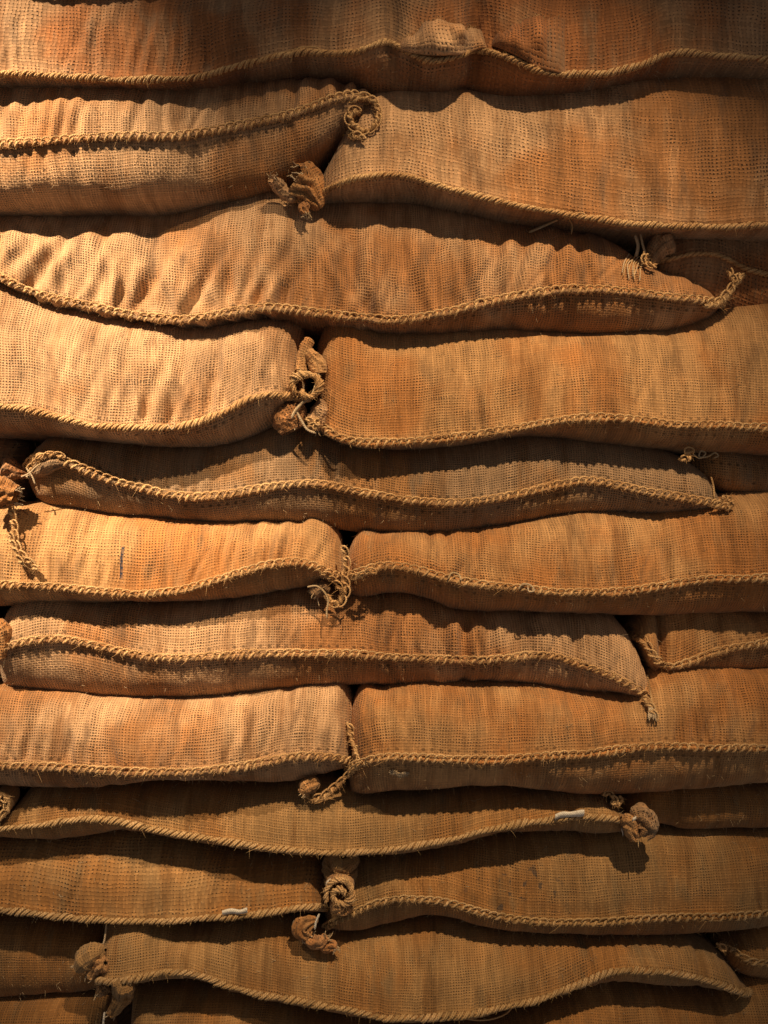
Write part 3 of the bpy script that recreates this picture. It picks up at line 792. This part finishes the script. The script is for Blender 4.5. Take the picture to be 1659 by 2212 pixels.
def gather(key, pts, rad, off=0.008, pleats=7, depth=0.22, mat='tan', name='gathered_corner', fray=14, twist=2.0, flat=1.0, **kw):
    """a pleated, twisted ear of cloth with a ragged end"""
    _sd[0] += 7
    sd = _sd[0]
    P = on(pts, off, **kw)
    P, t = frame_path(P, 0.0012)
    n = len(P); s = np.linspace(0, 1, n)
    R = np.interp(s, np.linspace(0, 1, len(rad)), rad)
    m = MB()
    def mod(s_, a):
        ph = a * pleats + twist * s_ * 3 + 3 * noise(s_ * 4 + a * 0, np.cos(a) * 2 + 3, sd)
        return (1 + depth * (np.abs(np.sin(ph / 2)) - 0.6) + 0.50 * (fbm(np.cos(a) * 2.4 + 5, s_ * 6 + np.sin(a) * 2.4, sd + 2, 3) - 0.5)) * np.sqrt(np.clip(s_ * 12 + 0.1, 0, 1))
    # outer surface, then turned inwards at the open end
    ring = 48
    m.tube(P, R, ring, mod=mod)
    k = 10
    T = P[-1] - P[-3]; T /= np.linalg.norm(T)
    inner = np.stack([P[-1] - T * R[-1] * 0.9 * f for f in np.linspace(0, 1, k)])
    m.tube(inner, R[-1] * np.linspace(0.97, 0.25, k), ring, mod=lambda s_, a: mod(1 + s_ * 0.2, a))
    o = m.build(name, MATS[mat], PARTS[key])
    if fray:
        y = MB(); rs = np.random.RandomState(sd)
        for _ in range(fray):
            a = rs.uniform(0, 6.28)
            e1 = np.cross(T, [0, -1, 0.1]); e1 /= np.linalg.norm(e1); e2 = np.cross(T, e1)
            p0 = P[-1] + (e1 * math.cos(a) + e2 * math.sin(a)) * R[-1] * 0.95
            d = T + rs.normal(0, 0.5, 3)
            ln = rs.uniform(0.0025, 0.006)
            b = rs.normal(0, 0.4, 3)
            y.tube([p0 - T * 0.002, p0 + d * ln * 0.4, p0 + d * ln * 0.75 + b * ln * 0.3, p0 + d * ln + b * ln * 0.7], [0.0008, 0.0007, 0.0006, 0.0003], 4)
        f = y.build('frayed_ends', FLUFF, PARTS[key]); f['kind'] = 'stuff'
    return o


def thread(key, pts, r=0.0009, off=0.003, mat=None, name='loose_thread', **kw):
    P = on(pts, off, **kw)
    m = MB(); m.tube(P, r * np.concatenate([[0.7], np.ones(len(P) - 2), [0.4]]), 5)
    return m.build(name, mat or FLUFF, PARTS[key])


def roll(key, pts, off, depth=0.03, lip=0.0032, mat='tan', dirv=(0, 1, 0.2), name='curled_corner', style='chain', ymin=-0.10, ymax=-0.06, thick=0.0022, y=None):
    """cloth rolled up on itself, seen on its hemmed end"""
    _sd[0] += 7
    p = np.array(pts, float)
    if y is None:
        P = on(pts, off, ymin=ymin, ymax=ymax, sm=30)
        P[:, 1] = P[:, 1].mean() * 0.7 + P[:, 1] * 0.3
    P, t = frame_path(P, 0.001)
    P = smooth(P, 4)
    dv = np.array(dirv, float); dv /= np.linalg.norm(dv)
    T = np.gradient(P, axis=0); T /= np.linalg.norm(T, axis=1)[:, None]
    Nn = np.cross(T, dv); Nn /= np.linalg.norm(Nn, axis=1)[:, None]
    k = 10
    L = np.linspace(0, depth, k)
    w = 1 + 0.12 * (noise(t[:, None] * 90, L[None] * 60, _sd[0]) - 0.5)
    outer = P[:, None] + dv * L[None, :, None] + Nn[:, None] * thick * w[..., None]
    inn = P[:, None] + dv * L[None, :, None] - Nn[:, None] * thick * w[..., None]
    m = MB()
    m.grid(np.concatenate([outer[:, ::-1], inn], 1))
    o = m.build(name, MATS[mat], PARTS[key])
    stitched_hem(P, PARTS[key], style, 1, lip, _sd[0], YARN, YARN, hem_name='rolled_hem', pitch=0.012, fray=2.0)
    return o


def scrap(key, pts, w, off=0.006, name='paper_scrap'):
    P = on(pts, off)
    n = len(P); up = np.array([0, -0.25, 1.0])
    wv = w * (0.75 + 0.5 * noise(np.arange(n) * 0.35, np.zeros(n), len(pts) + int(pts[0][0])))
    A = P + up * wv[:, None] * 0.5; B = P - up * wv[:, None] * 0.5
    th = np.array([0, -0.0005, 0])
    m = MB(); m.grid(np.stack([A, (A + B) / 2 - np.array([0, 0.0012, 0]), B, B - th * 2, A - th * 2], 1), closed=True)
    return m.build(name, PAPER, PARTS[key])


def flap(key, quad, mat, bulge=0.012, name='folded_flap', off=0.003, n=36, rag=0.002, hairs=45):
    """cloth corner folded over; quad = four edges given as two plan curves lower/upper"""
    lo = on(quad[0], off, sm=10, ymin=-0.13); hi = on(quad[1], off, sm=10, ymin=-0.13)
    lo, _ = frame_path(lo, 1e-3); hi, _ = frame_path(hi, 1e-3)
    s = np.linspace(0, 1, n)
    lo = np.stack([np.interp(s, np.linspace(0, 1, len(lo)), lo[:, k]) for k in range(3)], 1)
    hi = np.stack([np.interp(s, np.linspace(0, 1, len(hi)), hi[:, k]) for k in range(3)], 1)
    v = np.linspace(0, 1, 22)
    hi = hi + np.array([0, 0, 1]) * ((noise(s * 14, s * 0, 5) - 0.5) * rag * 4)[:, None]
    P = lo[:, None] * (1 - v)[None, :, None] + hi[:, None] * v[None, :, None]
    P[..., 1] -= bulge * (np.sin(np.pi * np.clip(s, 0, 1)) ** 0.6)[:, None] * (np.sin(np.pi * (0.12 + 0.8 * v)))[None] * (0.7 + 0.6 * noise(s[:, None] * 6, v[None] * 2, 9))
    Q = P.copy(); Q[..., 1] += 0.0025
    m = MB()
    m.grid(np.concatenate([P, Q[:, ::-1]], 1), closed=True)
    o = m.build(name, MATS[mat], PARTS[key])
    y = MB(); rs = np.random.RandomState(4)
    for _ in range(hairs):
        i = rs.randint(2, n - 2)
        p0 = P[i, -1]
        d = np.array([rs.normal(0, .5), -abs(rs.normal(0, .4)), rs.uniform(-.4, 1)]); ln = rs.uniform(0.002, 0.006)
        y.tube([p0, p0 + d * ln * .5, p0 + d * ln + rs.normal(0, .001, 3)], [0.0007, 0.0006, 0.0003], 4)
    f = y.build('frayed_ends', YARN, PARTS[key]); f['kind'] = 'stuff'
    return o


# row 1: folded corner and pinched pocket
flap('1a', ([(862, 110), (900, 122), (950, 128), (1000, 122), (1052, 104)], [(862, 104), (892, 74), (926, 47), (985, 62), (1042, 66)]), 'coarse', 0.022)
flap('1a', ([(1062, 99), (1095, 118), (1130, 136), (1175, 156), (1220, 163)], [(1064, 93), (1084, 70), (1110, 55), (1160, 44), (1220, 40)]), 'rust', 0.020, off=0.001, hairs=14)
thread('1a', [(636, 116), (645, 104), (668, 102), (690, 106), (694, 114)], 0.0011, mat=YARN)
thread('1a', [(560, 135), (590, 118), (620, 112), (650, 104), (680, 108)], 0.0010, mat=YARN)
thread('1a', [(624, 108), (630, 122), (628, 136)], 0.0012, mat=YARN)
# row 2
roll('2a', [(752, 216), (780, 212), (803, 222), (815, 246), (808, 272), (786, 284), (764, 276), (755, 258), (763, 243), (778, 246)], 0.006, 0.035, 0.0042, 'tan', dirv=(0.1, 1, 0.1))
braid('2a', [(752, 286), (762, 300), (772, 296), (784, 306)], lip=0.0022, pitch=0.009, off=0.006, name='knot')
gather('2b', [(692, 452), (680, 432), (664, 412), (646, 396)], [0.005, 0.014, 0.020, 0.021], off=0.012, mat='gold', pleats=9, depth=0.40, fray=22, ymin=-0.10)
gather('2b', [(694, 405), (680, 384), (662, 370), (640, 372)], [0.005, 0.010, 0.011, 0.009], off=0.012, mat='gold', pleats=4, depth=0.3, fray=6, name='cloth_ear')
gather('2b', [(640, 430), (616, 418), (603, 404), (588, 386)], [0.005, 0.008, 0.008, 0.0055], off=0.018, mat='coarse', pleats=3, depth=0.3, fray=5, name='cloth_ear')
gather('2b', [(668, 440), (656, 450), (662, 464)], [0.004, 0.006, 0.004], off=0.020, mat='tan', pleats=4, depth=0.4, fray=16, name='cloth_ear')
thread('2b', [(1205, 474), (1175, 488), (1142, 502)], 0.0016, off=0.005)
thread('2b', [(1228, 470), (1236, 488), (1234, 506)], 0.0010, off=0.005, mat=YARN)
thread('2b', [(1215, 476), (1235, 464), (1262, 462), (1268, 474)], 0.0010, off=0.005, mat=YARN)
# row 3
gather('3b', [(1455, 520), (1432, 530), (1415, 546), (1402, 566)], [0.014, 0.016, 0.012, 0.008], off=0.006, mat='tan', pleats=5, fray=24, ymax=-0.03)
braid('3b', [(1398, 548), (1392, 560), (1402, 572), (1418, 574)], lip=0.0026, pitch=0.009, off=0.016, name='knot')
for k in range(9):
    x = 1345 + k * 5.2
    thread('3a', [(x + 14, 548 + (k % 3) * 6), (x + 4, 566), (x + random.uniform(-6, 8), 590 + (k * 7) % 19)], 0.0008, off=0.003, mat=YARN if k % 2 else FLUFF, name='frayed_thread')
thread('3b', [(1372, 508), (1378, 530), (1374, 555)], 0.0022, off=0.006)
thread('3b', [(1384, 506), (1388, 528), (1394, 548)], 0.0016, off=0.006)
braid('3a', [(1520, 660), (1556, 655), (1574, 634), (1590, 612), (1604, 590)], lip=0.0058, off=0.006, ymax=-0.05)
braid('3a', [(1588, 614), (1578, 600), (1572, 585)], lip=0.0026, off=0.008, pitch=0.010, ymax=-0.05)
# row 4: the curled knot
gather('4a', [(670, 730), (660, 752), (652, 772), (650, 800)], [0.006, 0.007, 0.006, 0.007], off=0.004, mat='gold', pleats=3, depth=0.3, fray=4, ymax=-0.055, name='cloth_strip')
gather('4a', [(664, 752), (672, 768), (684, 784), (690, 808)], [0.004, 0.009, 0.010, 0.008], off=0.006, mat='gold', pleats=2, depth=0.25, fray=4, ymax=-0.055, name='cloth_strip')
roll('4a', [(640, 850), (632, 836), (636, 820), (650, 812), (670, 811), (686, 819), (692, 834), (686, 850), (670, 857), (654, 852), (648, 846)], 0.014, 0.03, 0.0064, 'gold', ymax=-0.07, style='over')
braid('4a', [(600, 856), (625, 857), (648, 865), (668, 868)], lip=0.0058, off=0.004, style='over', ymax=-0.065, name='hem')
gather('4a', [(662, 882), (640, 892), (622, 906), (632, 930)], [0.006, 0.016, 0.019, 0.013], off=0.006, mat='tan', pleats=2, depth=0.10, fray=2, ymax=-0.06)
gather('4b', [(694, 862), (690, 885), (684, 905), (676, 928)], [0.004, 0.010, 0.010, 0.007], off=0.008, mat='tan', pleats=3, depth=0.25, fray=3, ymax=-0.06)
braid('4b', [(664, 902), (672, 920), (682, 928), (690, 914), (686, 900)], lip=0.0026, off=0.016, pitch=0.008, ymax=-0.06, name='knot')
thread('4a', [(684, 828), (672, 856), (652, 872), (636, 890), (630, 904)], 0.0019, off=0.024, ymax=-0.06)
thread('4a', [(640, 888), (652, 910), (664, 928), (682, 936)], 0.0015, off=0.022, ymax=-0.06)
thread('4a', [(362, 916), (372, 928), (378, 916), (368, 912)], 0.0009, off=0.007)
# row 5
gather('5c', [(0, 1010), (20, 1016), (46, 1022), (60, 1026)], [0.016, 0.015, 0.009, 0.004], off=0.004, mat='rust', pleats=5, fray=8, ymax=-0.04)
gather('5c', [(-20, 1058), (0, 1062), (18, 1066), (36, 1070)], [0.018, 0.017, 0.014, 0.011], off=0.014, mat='gold', pleats=6, depth=0.35, fray=18, ymax=-0.06)
braid('5c', [(14, 1078), (24, 1104), (30, 1132), (33, 1165), (42, 1196), (56, 1210), (80, 1234)], lip=0.0034, off=0.010, ymax=-0.06)
braid('5c', [(20, 1150), (28, 1178), (44, 1214), (52, 1222)], lip=0.0026, off=0.013, ymax=-0.06, pitch=0.010)
gather('5a', [(150, 1003), (118, 1000), (92, 1010), (70, 1024)], [0.004, 0.010, 0.010, 0.006], off=0.000, mat='grey', pleats=5, fray=8, ymax=-0.05)
braid('5a', [(60, 1020), (78, 1006), (92, 990), (118, 985), (140, 990)], lip=0.0030, off=0.008, ymax=-0.05, pitch=0.011, name='knot')
thread('5a', [(46, 1030), (64, 1022), (76, 1010), (90, 1000)], 0.0010, off=0.014, ymax=-0.06)
thread('5a', [(58, 1012), (70, 1030), (76, 1046)], 0.0010, off=0.014, ymax=-0.06)
braid('5a', [(1536, 1092), (1556, 1094), (1574, 1098), (1581, 1084), (1572, 1072), (1560, 1074), (1558, 1086)], lip=0.0030, off=0.008, pitch=0.010, ymax=-0.05, name='knot')
thread('5a', [(1536, 1030), (1541, 1050), (1543, 1076)], 0.0012, off=0.003, mat=YARN, ymax=-0.04)
braid('5b', [(1466, 988), (1480, 994), (1492, 986), (1482, 976), (1500, 978)], lip=0.0026, off=0.008, pitch=0.010, ymax=-0.05, name='knot')
thread('5b', [(1496, 980), (1512, 990), (1524, 978), (1514, 974), (1510, 986), (1530, 986), (1546, 978), (1552, 984), (1540, 990)], 0.0010, off=0.006, ymax=-0.05)
# row 6
braid('6a', [(738, 1178), (746, 1200), (748, 1225), (742, 1248), (748, 1266), (742, 1288), (730, 1304), (716, 1298), (708, 1284)], lip=0.0036, off=0.008, pitch=0.012, ymax=-0.06)
braid('6a', [(690, 1232), (712, 1250), (730, 1266), (738, 1280)], lip=0.0030, off=0.012, pitch=0.012, ymax=-0.06)
gather('6a', [(712, 1262), (696, 1270), (684, 1276), (676, 1284)], [0.005, 0.010, 0.010, 0.007], off=0.006, mat='grey', pleats=4, fray=10, ymax=-0.05)
thread('6a', [(664, 1268), (684, 1266), (700, 1278), (709, 1298), (706, 1318), (706, 1336)], 0.0012, off=0.016, ymax=-0.06)
thread('6b', [(1120, 1272), (1128, 1262), (1146, 1264), (1154, 1276), (1142, 1278), (1140, 1266)], 0.0010, off=0.009)
thread('6b', [(968, 1250), (975, 1238), (992, 1242), (996, 1254)], 0.0012, off=0.009)
braid('6b', [(760, 1250), (780, 1246), (800, 1236), (812, 1240)], lip=0.0022, off=0.010, pitch=0.010, name='knot')
# row 7
gather('7c', [(-14, 1350), (0, 1362), (4, 1385), (-2, 1420)], [0.012, 0.012, 0.010, 0.008], off=0.006, mat='gold', pleats=4, fray=4, ymax=-0.06)
braid('7a', [(1388, 1510), (1400, 1524), (1407, 1538), (1413, 1552)], lip=0.0034, off=0.006, pitch=0.010, ymax=-0.06)
thread('7a', [(1399, 1462), (1404, 1490), (1410, 1520), (1420, 1546)], 0.0012, off=0.004, mat=YARN, ymax=-0.06)
for k in range(10):
    thread('7a', [(1400 + k, 1520 + k), (1402 + k * 1.6, 1536), (1400 + k * 2.4 + random.uniform(-3, 3), 1548 + (k * 5) % 12)], 0.0008, off=0.008, mat=FLUFF, ymax=-0.06, name='frayed_thread')
# row 8
gather('8b', [(692, 1692), (676, 1694), (662, 1702), (655, 1714)], [0.004, 0.010, 0.010, 0.006], off=0.010, mat='gold', pleats=5, depth=0.45, fray=3, ymax=-0.06)
braid('8b', [(654, 1712), (674, 1724), (696, 1724), (716, 1708), (740, 1688), (762, 1668), (782, 1650)], lip=0.0036, off=0.008, pitch=0.012, ymax=-0.06)
braid('8a', [(752, 1560), (757, 1590), (768, 1618), (772, 1640), (766, 1658)], lip=0.0028, off=0.003, pitch=0.012, ymax=-0.05)
for k in range(10):
    a = k * 0.63
    thread('8b', [(850 + 10 * math.cos(a), 1668 + 6 * math.sin(a)), (860 + 8 * math.sin(a * 2), 1671), (872 + 14 * math.cos(a + 2), 1674 + 7 * math.sin(a + 1.5))], 0.0009, off=0.003, mat=FLUFF, name='torn_thread')
# row 9
gather('9a', [(1342, 1766), (1354, 1772), (1362, 1790), (1370, 1812)], [0.005, 0.009, 0.009, 0.006], off=0.012, mat='gold', pleats=4, depth=0.35, fray=12, ymax=-0.06)
gather('9a', [(1362, 1764), (1382, 1762), (1394, 1778), (1388, 1802)], [0.007, 0.013, 0.015, 0.011], off=0.008, mat='grey', pleats=6, depth=0.45, fray=5, ymax=-0.06, name='cloth_ear')
scrap('9a', [(1199, 1766), (1206, 1762), (1235, 1759), (1262, 1756)], 0.0085, 0.010)
scrap('9a', [(1342, 1788), (1345, 1796), (1346, 1802)], 0.006, 0.012)
scrap('9a', [(1366, 1772), (1374, 1767)], 0.005, 0.034)
braid('9b', [(1300, 1718), (1314, 1716), (1324, 1724), (1322, 1736), (1334, 1740), (1344, 1728), (1340, 1718)], lip=0.0028, off=0.008, pitch=0.010, ymax=-0.05, name='knot')
roll('9c', [(-20, 1770), (0, 1768), (16, 1752), (18, 1730), (6, 1716), (-10, 1722), (-8, 1742), (4, 1740)], 0.010, 0.03, 0.0030, 'olive', ymax=-0.06)
# row 10
gather('10b', [(742, 1846), (738, 1866), (736, 1888), (734, 1912)], [0.015, 0.021, 0.021, 0.019], off=-0.006, mat='olive', pleats=3, depth=0.1, fray=0, ymax=-0.05, name='rolled_fold')
roll('10b', [(706, 1948), (708, 1918), (722, 1902), (744, 1901), (758, 1916), (759, 1938), (746, 1952), (728, 1948), (719, 1934), (728, 1922), (741, 1921), (745, 1931)], 0.016, 0.035, 0.0050, 'gold', style='over', ymax=-0.06)
gather('10b', [(716, 1966), (728, 1960), (744, 1962), (756, 1952)], [0.006, 0.010, 0.009, 0.006], off=0.008, mat='gold', pleats=5, depth=0.35, fray=12, ymax=-0.06, name='cloth_ear')
scrap('10b', [(704, 1912), (712, 1904), (722, 1903)], 0.006, 0.026)
scrap('10a', [(480, 1972), (500, 1968), (518, 1970), (534, 1966)], 0.0065, 0.010)
gather('10b', [(688, 1988), (668, 1992), (652, 2004), (664, 2022)], [0.003, 0.008, 0.011, 0.008], off=0.006, mat='gold', pleats=7, depth=0.55, fray=14, ymax=-0.055)
gather('10b', [(662, 2024), (676, 2034), (694, 2034), (706, 2024)], [0.006, 0.008, 0.007, 0.005], off=0.008, mat='coarse', pleats=4, depth=0.4, fray=8, ymax=-0.055, name='cloth_ear')
gather('10b', [(690, 2038), (704, 2046), (718, 2042), (724, 2050)], [0.003, 0.006, 0.006, 0.004], off=0.006, mat='tan', pleats=4, depth=0.4, fray=8, ymax=-0.055, name='cloth_ear')
thread('10b', [(690, 1974), (683, 1990), (680, 2008)], 0.0014, off=0.012, mat=PAPER, ymax=-0.06)
# row 11
gather('11a', [(228, 2052), (208, 2058), (188, 2070), (166, 2094)], [0.006, 0.014, 0.014, 0.006], off=0.006, mat='olive', pleats=1, depth=0.1, fray=3, ymax=-0.055)
gather('11a', [(228, 2080), (214, 2088), (202, 2098), (196, 2110)], [0.008, 0.010, 0.008, 0.006], off=0.006, mat='gold', pleats=6, depth=0.45, fray=3, ymax=-0.055, name='cloth_ear')
thread('11a', [(230, 1996), (226, 2030), (220, 2056), (226, 2070)], 0.0012, off=0.006, ymax=-0.05)
thread('11a', [(1112, 2164), (1098, 2186), (1075, 2198), (1040, 2204), (1000, 2200)], 0.0011, off=0.006, mat=YARN)
gather('12b', [(268, 2122), (266, 2146), (256, 2168), (240, 2190)], [0.012, 0.013, 0.011, 0.006], off=0.006, mat='olive', pleats=5, depth=0.3, fray=8, ymax=-0.05)
gather('12b', [(236, 2128), (222, 2136), (214, 2146)], [0.007, 0.008, 0.005], off=0.006, mat='grey', pleats=4, depth=0.3, fray=6, ymax=-0.05, name='cloth_ear')
thread('12b', [(226, 2186), (224, 2204), (222, 2225)], 0.0013, off=0.006, mat=PAPER, ymax=-0.05)
braid('11b', [(1548, 2036), (1556, 2044), (1566, 2058)], lip=0.0022, off=0.004, pitch=0.010, ymax=-0.03, name='knot')
